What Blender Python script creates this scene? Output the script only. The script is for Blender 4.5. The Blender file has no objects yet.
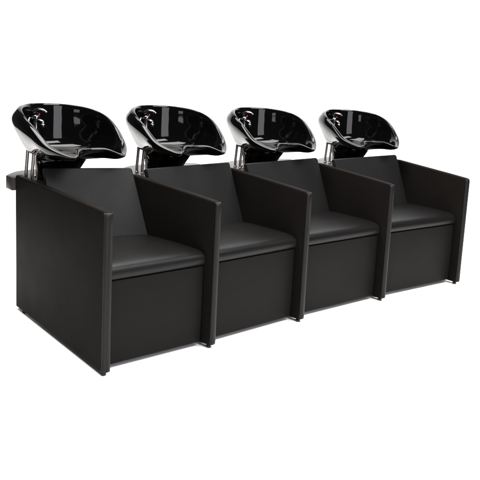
import bpy, bmesh, math, random
from mathutils import Vector, Matrix

scene = bpy.context.scene
col = scene.collection

# ------------------------------------------------------------------ camera
YAW, PITCH, ROLL = 0.681536, 0.159984, 0.041670
fwd = Vector((math.sin(YAW)*math.cos(PITCH), math.cos(YAW)*math.cos(PITCH), -math.sin(PITCH)))
rt = Vector((math.cos(YAW), -math.sin(YAW), 0))
up = rt.cross(fwd)
rt2 = rt*math.cos(ROLL) + up*math.sin(ROLL)
up2 = -rt*math.sin(ROLL) + up*math.cos(ROLL)
camd = bpy.data.cameras.new('camera')
camd.sensor_width = 36
camd.lens = 701.259/480*36
camd.shift_x = (240-202.014)/480
camd.shift_y = (196.695-240)/480
camd.clip_end = 200
cam = bpy.data.objects.new('camera', camd)
col.objects.link(cam)
m = Matrix((rt2, up2, -fwd)).transposed().to_4x4()
m.translation = Vector((-2.67250, -2.30684, 1.17128))
cam.matrix_world = m
scene.camera = cam

# ------------------------------------------------------------------ light and exposure
scene.view_settings.view_transform = 'Standard'
scene.view_settings.look = 'None'
scene.view_settings.exposure = 0
scene.view_settings.gamma = 1
world = bpy.data.worlds.new('World')
scene.world = world
world.use_nodes = True
bg = world.node_tree.nodes['Background']
bg.inputs['Color'].default_value = (1, .98, .95, 1)
bg.inputs['Strength'].default_value = .06

def area(name, loc, target, sx, sy, power, color=(1, 1, 1)):
    l = bpy.data.lights.new(name, 'AREA')
    l.shape = 'RECTANGLE'; l.size = sx; l.size_y = sy
    l.energy = power; l.color = color
    o = bpy.data.objects.new(name, l); col.objects.link(o)
    o.location = loc
    d = Vector(target)-Vector(loc)
    o.rotation_euler = d.to_track_quat('-Z', 'Y').to_euler()
    return o
area('overhead_softbox', (-1.2, .6, 4.6), (-1.2, .5, 0), 4.4, 2.0, 600, (1, .98, .95))
area('backdrop_softbox', (2.5, 2.2, 5.2), (3.6, 5.2, 0), 6.0, 2.0, 330)
area('floor_softbox', (.5, -3.2, 4.4), (.2, -1.2, 0), 4.6, 1.6, 540)
area('front_softbox', (-1.6, -3.9, 1.9), (-.6, .8, .75), 1.9, 1.7, 78, (.95, .94, 1))
area('side_softbox', (-5.2, -1.6, 1.40), (-1, .8, .8), 1.0, .45, 9, (.95, .94, 1))

# ------------------------------------------------------------------ helpers
def node_mat(name):
    mt = bpy.data.materials.new(name); mt.use_nodes = True
    nt = mt.node_tree
    return mt, nt, nt.nodes['Principled BSDF']

def set_in(b, **k):
    for n, v in k.items():
        n = n.replace('_', ' ')
        if n in b.inputs: b.inputs[n].default_value = v

def leather(name, c, rough=.46, spec=.042, bump=.3):
    mt, nt, b = node_mat(name)
    N = nt.nodes; L = nt.links
    tc = N.new('ShaderNodeTexCoord')
    v = N.new('ShaderNodeTexVoronoi'); v.inputs['Scale'].default_value = 420
    n1 = N.new('ShaderNodeTexNoise'); n1.inputs['Scale'].default_value = 900; n1.inputs['Detail'].default_value = 3
    n2 = N.new('ShaderNodeTexNoise'); n2.inputs['Scale'].default_value = 5.5; n2.inputs['Detail'].default_value = 4
    for x in (v, n1, n2): L.new(tc.outputs['Object'], x.inputs['Vector'])
    add = N.new('ShaderNodeMath'); add.operation = 'ADD'
    L.new(v.outputs['Distance'], add.inputs[0]); L.new(n1.outputs['Fac'], add.inputs[1])
    b1 = N.new('ShaderNodeBump'); b1.inputs['Strength'].default_value = bump; b1.inputs['Distance'].default_value = .0006
    L.new(add.outputs[0], b1.inputs['Height'])
    b2 = N.new('ShaderNodeBump'); b2.inputs['Strength'].default_value = .38; b2.inputs['Distance'].default_value = .006
    L.new(n2.outputs['Fac'], b2.inputs['Height']); L.new(b1.outputs['Normal'], b2.inputs['Normal'])
    L.new(b2.outputs['Normal'], b.inputs['Normal'])
    mr = N.new('ShaderNodeMapRange'); mr.inputs['To Min'].default_value = rough-.05; mr.inputs['To Max'].default_value = rough+.07
    L.new(n2.outputs['Fac'], mr.inputs['Value']); L.new(mr.outputs[0], b.inputs['Roughness'])
    cr = N.new('ShaderNodeMix'); cr.data_type = 'RGBA'
    cr.inputs[6].default_value = (*[q*.88 for q in c], 1); cr.inputs[7].default_value = (*[q*1.12 for q in c], 1)
    L.new(n1.outputs['Fac'], cr.inputs[0]); L.new(cr.outputs[2], b.inputs['Base Color'])
    set_in(b, Specular_IOR_Level=spec)
    return mt
M = {}
M['leather'] = leather('black_leather', (.0056, .0049, .0045))
M['back'] = leather('black_backrest_leather', (.0080, .0080, .0083), .44, .085)
M['arm'] = leather('black_arm_leather', (.0062, .0054, .0049), .5, .012)
M['seat'] = leather('black_seat_leather', (.0038, .0035, .0034), .38, .12)
M['trim'] = leather('black_edge_leather', (.0060, .0054, .0050), .38, .12)
M['shelf'] = leather('brown_black_laminate', (.017, .0145, .013), .4, .22, .03)
mt, nt, b = node_mat('black_ceramic')
set_in(b, Base_Color=(.0012, .0012, .0013, 1), Roughness=.045, Specular_IOR_Level=.19, Coat_Weight=.0)
nz = nt.nodes.new('ShaderNodeTexNoise'); nz.inputs['Scale'].default_value = 6
tc = nt.nodes.new('ShaderNodeTexCoord'); nt.links.new(tc.outputs['Object'], nz.inputs['Vector'])
bp = nt.nodes.new('ShaderNodeBump'); bp.inputs['Strength'].default_value = .3; bp.inputs['Distance'].default_value = .008
nt.links.new(nz.outputs['Fac'], bp.inputs['Height']); nt.links.new(bp.outputs['Normal'], b.inputs['Normal'])
M['ceramic'] = mt
mt, nt, b = node_mat('chrome'); set_in(b, Base_Color=(.13, .127, .125, 1), Metallic=1.0, Roughness=.12); M['chrome'] = mt
nz = nt.nodes.new('ShaderNodeTexNoise'); nz.inputs['Scale'].default_value = 40
mr = nt.nodes.new('ShaderNodeMapRange'); mr.inputs['To Min'].default_value = .08; mr.inputs['To Max'].default_value = .2
nt.links.new(nz.outputs['Fac'], mr.inputs['Value']); nt.links.new(mr.outputs[0], b.inputs['Roughness'])
mt, nt, b = node_mat('brushed_steel'); set_in(b, Base_Color=(.5, .46, .44, 1), Metallic=1.0, Roughness=.3); M['steel'] = mt
nz = nt.nodes.new('ShaderNodeTexNoise'); nz.inputs['Scale'].default_value = 60
mr = nt.nodes.new('ShaderNodeMapRange'); mr.inputs['To Min'].default_value = .22; mr.inputs['To Max'].default_value = .38
nt.links.new(nz.outputs['Fac'], mr.inputs['Value']); nt.links.new(mr.outputs[0], b.inputs['Roughness'])
mt, nt, b = node_mat('red_plastic'); set_in(b, Base_Color=(.6, .02, .015, 1), Roughness=.3); M['red'] = mt
nz = nt.nodes.new('ShaderNodeTexNoise'); nt.links.new(nz.outputs['Fac'], b.inputs['Coat Weight'])
mt, nt, b = node_mat('black_rubber'); set_in(b, Base_Color=(.008, .008, .008, 1), Roughness=.6); M['rubber'] = mt
mt, nt, b = node_mat('white_studio_floor'); set_in(b, Base_Color=(.93, .93, .93, 1), Roughness=.95, Specular_IOR_Level=0.0)
nz = nt.nodes.new('ShaderNodeTexNoise'); nz.inputs['Scale'].default_value = 3
cr = nt.nodes.new('ShaderNodeMix'); cr.data_type = 'RGBA'
cr.inputs[6].default_value = (.92, .92, .92, 1); cr.inputs[7].default_value = (.95, .95, .95, 1)
nt.links.new(nz.outputs['Fac'], cr.inputs[0]); nt.links.new(cr.outputs[2], b.inputs['Base Color'])
M['floor'] = mt

def obj(name, bm, mat, parent=None, smooth=True, bevel=0, seg=3, angle=35):
    bmesh.ops.recalc_face_normals(bm, faces=bm.faces)
    me = bpy.data.meshes.new(name); bm.to_mesh(me); bm.free()
    for f in me.polygons: f.use_smooth = smooth
    o = bpy.data.objects.new(name, me); col.objects.link(o)
    me.materials.append(M[mat])
    if bevel:
        md = o.modifiers.new('bevel', 'BEVEL'); md.width = bevel; md.segments = seg
        md.limit_method = 'ANGLE'; md.angle_limit = math.radians(angle); md.harden_normals = False
    if parent: o.parent = parent
    return o

def tag(o, label=None, cat=None, group=None, kind=None):
    if label: o['label'] = label
    if cat: o['category'] = cat
    if group: o['group'] = group
    if kind: o['kind'] = kind

def tube(bm, pts, r, n=12, caps=True, closed=False):
    """round tube through pts; r a number or one radius per point"""
    pts = [Vector(q) for q in pts]; rings = []
    K = len(pts)
    prev = None
    for k, q in enumerate(pts):
        a = pts[(k-1) % K] if (k > 0 or closed) else q
        c = pts[(k+1) % K] if (k < K-1 or closed) else q
        t = (c-a).normalized()
        if prev is None:
            n1 = t.orthogonal().normalized()
        else:
            n1 = (prev - t*prev.dot(t)).normalized()
        prev = n1; n2 = t.cross(n1)
        rr = r[k] if isinstance(r, (list, tuple)) else r
        rings.append([bm.verts.new(q + (n1*math.cos(2*math.pi*j/n) + n2*math.sin(2*math.pi*j/n))*rr) for j in range(n)])
    for k in range(K if closed else K-1):
        A, B = rings[k], rings[(k+1) % K]
        for j in range(n): bm.faces.new((A[j], A[(j+1) % n], B[(j+1) % n], B[j]))
    if caps and not closed:
        bm.faces.new(rings[0][::-1]); bm.faces.new(rings[-1])

def loft(bm, rings, closed=True, cap0=False, cap1=False):
    R = [[bm.verts.new(v) for v in ring] for ring in rings]
    n = len(R[0])
    for k in range(len(R)-1):
        for j in range(n if closed else n-1):
            bm.faces.new((R[k][j], R[k][(j+1) % n], R[k+1][(j+1) % n], R[k+1][j]))
    if cap0: bm.faces.new(R[0][::-1])
    if cap1: bm.faces.new(R[-1])
    return R

def catmull(P, n, closed=False):
    """n samples per span"""
    out = []; K = len(P); P = [Vector(q) for q in P]
    spans = K if closed else K-1
    for i in range(spans):
        if closed: a, b_, c, d = P[(i-1) % K], P[i], P[(i+1) % K], P[(i+2) % K]
        else: a, b_, c, d = P[max(i-1, 0)], P[i], P[i+1], P[min(i+2, K-1)]
        for k in range(n):
            t = k/n
            out.append(.5*((2*b_) + (c-a)*t + (2*a-5*b_+4*c-d)*t*t + (3*b_-a-3*c+d)*t**3))
    if not closed: out.append(P[-1])
    return out

# ------------------------------------------------------------------ the white sweep it stands on
ZF = -.014
def sweep():
    # one seamless white sheet: flat under the bench, curving up into the wall behind it
    bm = bmesh.new(); rings = []
    R_ = 1.6; DW = 9.0
    prof = [(-2.5, 0), (0, 0), (2, 0), (4, 0), (6, 0), (DW-R_, 0)]
    prof += [(DW-R_+R_*math.sin(a), R_-R_*math.cos(a)) for a in [math.pi/2*k/14 for k in range(1, 15)]] + [(DW, 3.0), (DW, 6.5)]
    fh = Vector((math.sin(YAW), math.cos(YAW), 0)); rh = Vector((math.cos(YAW), -math.sin(YAW), 0))
    base = Vector((cam.matrix_world.translation.x, cam.matrix_world.translation.y, ZF))
    for d, z in prof:
        dd = max(d, 0)
        lo, hi = -(1.1+.35*dd), 2.2+.45*dd
        rings.append([base + fh*d + rh*(lo+(hi-lo)*k/24) + Vector((0, 0, z)) for k in range(25)])
    loft(bm, rings, closed=False)
    o = obj('floor', bm, 'floor')
    tag(o, kind='structure')
sweep()

# ------------------------------------------------------------------ the bench frame
AX = [-1.28000, -0.71925, -0.10537, 0.56874, 1.28000]
AY = [-0.00000, 0.00231, 0.03250, 0.03419, -0.00000]
AP = [-0.06865, 0.12968, 0.04386, -0.03440, -0.10253]
T, D, HF, HB = .0368, .985, .6626, .6828
def W(i, lx, ly, z):
    c, s = math.cos(AP[i]), math.sin(AP[i])
    return Vector((AX[i]+c*lx-s*ly, AY[i]+s*lx+c*ly, z))
def U(i, u, ly, z):
    return (1-u)*W(i, T, ly, z) + u*W(i+1, 0, ly, z)

bench = bpy.data.objects.new('shampoo_bench', None); col.objects.link(bench)
tag(bench, 'long black leather salon bench with four seats and five upright arm panels under the basins', 'salon bench')

def arm(i):
    bm = bmesh.new()
    # side outline (y,z) with rounded front-top corner, subdivided for soft padding
    r = .012
    out = [(0.0, 0.0), (0, HF-r)] + [(r-r*math.cos(a), HF-r+r*math.sin(a)) for a in (math.pi/8*k for k in range(1, 5))]
    if i: out += [(.15, .6770), (.39, .7000), (.550, .7155), (.58, .7150), (.66, .7000)]
    out += [(D-r*1.0, HB), (D-.003, HB-.003), (D, HB-r), (D-.006, 0)]
    A = [bm.verts.new(W(i, 0, y, z)) for y, z in out]
    B = [bm.verts.new(W(i, T, y, z)) for y, z in out]
    bm.faces.new(A); bm.faces.new(B[::-1])
    for k in range(len(out)):
        k2 = (k+1) % len(out)
        bm.faces.new((A[k], B[k], B[k2], A[k2]))
    o = obj('arm_panel', bm, 'arm', bench, bevel=.009 if i == 0 else .013, seg=5, angle=50)
    # padded strip down the front edge
    bm = bmesh.new(); rings = []
    bul = .0045 if i == 0 else .010
    hs = [.003, .006, .02, .15, .3, .45, .6, HF-.022, HF-.010, HF-.004]
    for z in hs:
        e = 1.0
        if z < .01: e = .6 if z == .003 else .9
        if z > HF-.012: e = .8 if z < HF-.005 else .35
        rings.append([W(i, T/2 - (T/2-.0005)*math.cos(math.pi*k/12), .006 - (bul+.006)*math.sin(math.pi*k/12)**(.55 if i == 0 else .8)*e, z) for k in range(13)] )
    loft(bm, rings, closed=True, cap0=True, cap1=True)
    obj('front_trim', bm, 'trim', o)
    for x in (.0015,) if i else (.0005, T/2):
        bm = bmesh.new()
        rr = .0032 if x != T/2 else .0011
        yy = {True: .0012, False: -.0046}[x != T/2]
        tube(bm, [W(i, x if x != .0015 else .004, yy+.0015*(x != T/2), z) for z in (.004, .2, .4, HF-.02)] + [W(i, x if x != .0015 else .004, yy+.008, HF-.0035)], rr, 8)
        if i == 0: obj('piping', bm, 'trim', o)
        else: bm.free()
    for y in (.022, D-.085):
        bm = bmesh.new()
        c = W(i, T*.45, y, 0)
        tube(bm, [c+Vector((0, 0, .002)), c+Vector((0, 0, -.004)), c+Vector((0, 0, -.0045)), c+Vector((0, 0, -.0135))], [.007, .007, .0115, .0105], 20)
        obj('foot', bm, 'rubber', o)
for i in range(5): arm(i)

def puff_loft(i, prof, nu, u0, u1, endr, width, dyl=0, top_only=False):
    """closed section prof[(y,z)] swept across the seat width, drawn in at both ends"""
    cy_ = sum(q[0] for q in prof)/len(prof); cz_ = sum(q[1] for q in prof)/len(prof)
    rings = []
    stations = []
    for k in range(7):
        a = math.pi/2*k/6; stations.append((endr*(1-math.cos(a)) , math.sin(a)))
    st = [(u0 + s/width, e) for s, e in stations]
    st += [(u0+(u1-u0)*t, 1) for t in (.2, .35, .5, .65, .8)]
    st += [(u1 - s/width, e) for s, e in reversed(stations)]
    for u, e in st:
        ring = []
        for y, z in prof:
            dy, dz = y-cy_, z-cz_
            # shrink by a fixed distance at the ends
            L = math.hypot(dy, dz); q = endr*(1-e)
            nx = 0
            ry = max(abs(dy)-q, 0)*(1 if dy > 0 else -1); rz = max(abs(dz)-q, 0)*(1 if dz > 0 else -1)
            if top_only:
                if dz < 0: rz = dz
                ry = dy if dy > 0 else min(dy+q*.8, 0)
            ring.append(U(i, u, cy_+ry+dyl*(1-u), cz_+rz))
        rings.append(ring)
    bm = bmesh.new()
    loft(bm, rings, closed=True, cap0=True, cap1=True)
    return bm

def rounded(pts, rad, n=5):
    """round the corners of polygon pts; rad per point"""
    out = []; K = len(pts)
    for k in range(K):
        p0, p1, p2 = Vector(pts[k-1]), Vector(pts[k]), Vector(pts[(k+1) % K])
        r = rad[k]
        a = p1 + (p0-p1).normalized()*r; c = p1 + (p2-p1).normalized()*r
        for j in range(n+1):
            t = j/n
            q = (1-t)**2*a + 2*t*(1-t)*p1 + t*t*c
            out.append((q.x, q.y))
    return out

PLATES = [[(-0.165, 1.081), (-0.138, 1.097), (-0.088, 1.119), (-0.018, 1.148), (0.088, 1.187), (0.21, 1.218), (0.338, 1.236), (0.534, 1.252), (0.795, 1.255), (1.135, 1.249), (1.414, 1.236), (1.646, 1.221), (1.742, 1.2), (1.738, 1.167), (1.664, 1.118)], [(0.437, 1.076), (0.46, 1.091), (0.495, 1.112), (0.543, 1.139), (0.611, 1.175), (0.679, 1.203), (0.744, 1.218), (0.836, 1.231), (0.953, 1.228), (1.104, 1.217), (1.23, 1.199), (1.338, 1.181), (1.387, 1.158), (1.392, 1.126), (1.366, 1.079)], [(0.47, 1.042), (0.495, 1.058), (0.533, 1.079), (0.584, 1.107), (0.656, 1.144), (0.728, 1.173), (0.795, 1.19), (0.891, 1.206), (1.01, 1.207), (1.165, 1.201), (1.292, 1.187), (1.401, 1.173), (1.449, 1.152), (1.452, 1.121), (1.422, 1.074)], [(0.562, 1.03), (0.589, 1.046), (0.631, 1.069), (0.687, 1.098), (0.766, 1.137), (0.844, 1.169), (0.917, 1.188), (1.019, 1.207), (1.13, 1.19)]]
JN = (.235, .28, .35)
DYL = (.140, -.065, -.095, -.105)   # how far each backrest is turned at its left end
def seat_unit(i):
    w = (W(i+1, 0, 0, 0)-W(i, T, 0, 0)).length
    # front panel
    pf = rounded([(.050, .009), (.046, .20), (.049, .3665), (.075, .3680), (.12, .3680), (.12, .009)], [.006, .09, .0045, .004, .003, .003])
    o = obj('front_panel', puff_loft(i, pf, 8, .004, .992, .012, w), 'leather', bench)
    # seat cushion
    ctrl = [(.054, .3700, 0), (.041, .3745, 0), (.034, .390, 0), (.037, .410, 0), (.050, .426, 0), (.080, .4355, 0), (.15, .440, 0), (.26, .4425, 0), (.36, .4425, 0), (.46, .441, 0)]
    pc = [(q.x, q.y) for q in catmull(ctrl, 4)] + [(.50, .438), (.50, .3715)]
    bm = puff_loft(i, pc, 8, .001, .998, .020, w, 0, True)
    o = obj('seat_cushion', bm, 'seat', bench)
    # backrest : reclined slab
    y0, z0, y1, z1 = .418, .415, .566, .7475
    th = .026
    pb = rounded([(y0, z0), (y1, z1), (y1+.012, z1+.001), (y1+th, z1-.006), (y0+th+.01, z0)], [.003, .004, .003, .004, .003], 4)
    bm = puff_loft(i, pb, 8, .002, .990, .006, w, DYL[i])
    o = obj('backrest', bm, 'back', bench)
    # shelf behind the backrest that carries the basin
    bm = bmesh.new()
    back = PLATES[i]
    poly = [U(i, .004, .566+DYL[i], 0), U(i, .004, .984, 0), U(i, back[0][0], max(.996, D+.008), 0)]
    poly += [U(i, u, y, 0) for u, y in back]
    k = min(i+1, 3)
    if i < 3: poly += [U(i+1, JN[i], D+.012, 0), U(i+1, -.03, D+.012, 0)]
    else: poly += [U(3, 1.13, D+.012, 0)]
    poly += [U(i, .992, D+.012, 0), U(i, .992, .566, 0)]
    dz = Vector((0, 0, -.0015*(i % 2)))
    R = loft(bm, [[q+Vector((0, 0, SZ-.066))+dz for q in poly], [q+Vector((0, 0, SZ))+dz for q in poly]], cap0=True, cap1=True)
    o = obj('rear_shelf', bm, 'shelf', bench, smooth=True, bevel=.004, seg=2, angle=40)
SZ = .668
for i in range(4): seat_unit(i)

# ------------------------------------------------------------------ basins
# stations go round from the neck notch (front) to the back: N H A B C D E F ; (x, forward, up)
RIM = [(0, .332, .134), (.072, .356, .134), (.116, .408, .114), (.152, .382, .116), (.202, .30, .154), (.224, .20, .225), (.228, .10, .276), (.190, .0, .308), (.108, -.088, .322), (0, -.120, .324)]
OUT = [(0, .338, .124), (.074, .366, .122), (.121, .420, .100), (.162, .392, .103), (.221, .305, .142), (.242, .20, .214), (.246, .095, .264), (.208, -.010, .298), (.118, -.108, .314), (0, -.140, .317)]
MID = [(0, .305, .110), (.066, .325, .108), (.112, .370, .084), (.152, .345, .086), (.208, .275, .112), (.238, .18, .178), (.246, .07, .225), (.218, -.045, .250), (.130, -.150, .275), (0, -.185, .28)]
MI2 = [(0, .250, .092), (.045, .270, .086), (.085, .290, .080), (.135, .280, .078), (.176, .22, .094), (.204, .15, .130), (.212, .06, .160), (.190, -.04, .175), (.112, -.125, .19), (0, -.160, .195)]
LOW = [(0, .15, .060), (.035, .16, .060), (.065, .16, .059), (.095, .15, .060), (.122, .13, .066), (.146, .09, .080), (.156, .045, .088), (.146, -.02, .092), (.088, -.09, .098), (0, -.125, .10)]
IN1 = [(0, .318, .133), (.070, .342, .132), (.112, .394, .112), (.145, .366, .114), (.192, .292, .149), (.214, .195, .216), (.218, .10, .264), (.182, .005, .296), (.103, -.078, .310), (0, -.108, .312)]
IN2 = [(0, .290, .115), (.060, .308, .113), (.100, .350, .099), (.139, .325, .102), (.174, .265, .124), (.200, .18, .160), (.206, .09, .195), (.174, .002, .215), (.098, -.074, .225), (0, -.102, .225)]
IN3 = [(0, .240, .099), (.036, .255, .096), (.068, .270, .093), (.105, .255, .092), (.140, .205, .095), (.165, .145, .102), (.170, .07, .110), (.146, .00, .115), (.085, -.060, .12), (0, -.085, .12)]
IN4 = [(0, .16, .090), (.025, .17, .088), (.046, .17, .086), (.070, .16, .085), (.090, .135, .084), (.105, .10, .085), (.105, .06, .086), (.090, .02, .088), (.052, -.02, .09), (0, -.035, .09)]
def full(ctrl, n=6):
    P = [Vector((x, -f, z+ZO)) for x, f, z in ctrl]           # local y points back
    left = [Vector((-v.x, v.y, v.z)) for v in P[1:-1]][::-1]
    return catmull(P+left, n, closed=True)
ZO = .046
def circ(r, f, z, N, rx=None):
    # matched to the stations: start at the front, go to +x, round the back
    return [Vector(((rx or r)*math.sin(2*math.pi*j/N), -f - r*math.cos(2*math.pi*j/N), z)) for j in range(N)]
def make_basin():
    root = bpy.data.objects.new('shampoo_basin', None); col.objects.link(root)
    rim, out_, mid, mi2, low, in1, in2, in3, in4 = [full(c) for c in (RIM, OUT, MID, MI2, LOW, IN1, IN2, IN3, IN4)]
    N = len(rim)
    cols = [circ(.03, .04, .080+ZO, N), in4, in3, in2, in1, rim, out_, mid, mi2, low, circ(.105, .045, .045+ZO, N)]
    prof_rings = []
    M_ = len(cols)
    sub = 5
    # smooth across the profile as well
    strips = [catmull([cols[k][j] for k in range(M_)], sub) for j in range(N)]
    rings = [[strips[j][k] for j in range(N)] for k in range(len(strips[0]))]
    bm = bmesh.new()
    loft(bm, rings, cap0=True, cap1=True)
    bowl = obj('bowl', bm, 'ceramic', root)
    # pedestal
    bm = bmesh.new()
    loft(bm, [circ(.090, .055, .125, 60), circ(.128, .058, .112, 60), circ(.128, .055, .10, 60), circ(.121, .045, .082, 60), circ(.112, .03, .055, 60), circ(.105, .018, .030, 60), circ(.101, .011, .011, 60), circ(.107, .01, .010, 60), circ(.109, .01, .007, 60), circ(.109, .01, .000, 60)], cap0=True, cap1=True)
    obj('pedestal', bm, 'ceramic', root)
    # drain
    bm = bmesh.new(); tube(bm, [(0, -.04, .124), (0, -.04, .130), (0, -.04, .1305)], [.022, .022, .017], 24); obj('drain', bm, 'chrome', root)
    # mixer tap on the rear left ledge
    tx, ty = -.075, .068
    bm = bmesh.new()
    tube(bm, [(tx, ty, .15), (tx, ty, .19), (tx, ty, .20), (tx, ty, .235), (tx, ty, .25), (tx, ty, .258)], [.021, .019, .017, .02, .019, .008], 20)
    body = obj('mixer_tap', bm, 'chrome', root)
    bm = bmesh.new()
    pts = catmull([(tx-.012, ty+.012, .262), (tx, ty-.002, .275), (tx+.02, ty-.03, .278), (tx+.034, ty-.052, .268)], 5)
    tube(bm, pts, [.006+.007*math.sin(math.pi*min(1, (k+2)/(len(pts)))) for k in range(len(pts))], 12)
    for v in bm.verts: pass
    obj('lever', bm, 'chrome', body)
    bm = bmesh.new(); bmesh.ops.create_uvsphere(bm, u_segments=16, v_segments=10, radius=.0038, matrix=Matrix.Translation((tx+.008, ty-.022, .259))); obj('hot_indicator', bm, 'red', body)
    bm = bmesh.new()
    tube(bm, catmull([(tx, ty-.005, .222), (tx+.010, ty-.022, .226), (tx+.017, ty-.035, .218), (tx+.018, ty-.038, .206)], 5), .0115, 14)
    bmesh.ops.create_uvsphere(bm, u_segments=16, v_segments=10, radius=.0145, matrix=Matrix.Translation((tx+.018, ty-.038, .203)))
    obj('spout', bm, 'chrome', body)
    # spray hose looping inside
    bm = bmesh.new()
    tube(bm, catmull([(tx-.01, ty, .232), (tx-.045, ty-.02, .238), (tx-.062, ty-.035, .20), (tx-.055, ty-.045, .165), (tx-.03, ty-.05, .145)], 6), .0065, 12)
    obj('spray_hose', bm, 'chrome', body)
    # feed pipes and ribbed hose under the bowl
    for (x, y, x2, y2) in ((-.150, .02, -.15, .015), (-.150, -.045, -.14, -.045)):
        bm = bmesh.new()
        tube(bm, catmull([(x, y, .0), (x-.002, y, .03), (x+.003, y, .09), (x+.008, y, .16)], 6), .0082, 14)
        tube(bm, [(x, y, 0), (x, y, .006)], .011, 16)
        obj('feed_pipe', bm, 'steel', root)
    bm = bmesh.new()
    pts = [Vector((-.138, -.062, .0)) + Vector((.004*math.sin(k*.1), 0, .14*k/60)) for k in range(61)]
    tube(bm, pts, [.0062+.0022*(k % 4 < 2) for k in range(61)], 12)
    obj('ribbed_hose', bm, 'steel', root)
    for o_ in (body,): o_.location.z += ZO+.012
    return root

def copy_tree(o, parent=None):
    c = o.copy(); col.objects.link(c)
    if parent: c.parent = parent
    for ch in list(o.children): copy_tree(ch, c)
    return c
BAS = [(-1.0225, 0.9219, 0.0305, 1.0000), (-0.3638, 0.9077, -0.1073, 0.9987), (0.3586, 0.8878, -0.2337, 0.9903), (1.1712, 0.8601, -0.3485, 0.9806)]   # x, y, turn, size of each basin
LAB = ['glossy black basin above the first seat, nearest and leftmost, beside the outer bench side',
       'glossy black basin above the second seat, next to the nearest basin',
       'glossy black basin above the third seat, next to the farthest basin',
       'farthest glossy black basin, above the last seat at the right end']
proto = make_basin()
roots = [proto] + [copy_tree(proto) for _ in range(3)]
for r_, (x, y, a, s), lb in zip(roots, BAS, LAB):
    r_.location = (x, y, SZ); r_.rotation_euler = (0, 0, a); r_.scale = (s, s, s)
    tag(r_, lb, 'wash basin', 'shampoo basins along the bench')
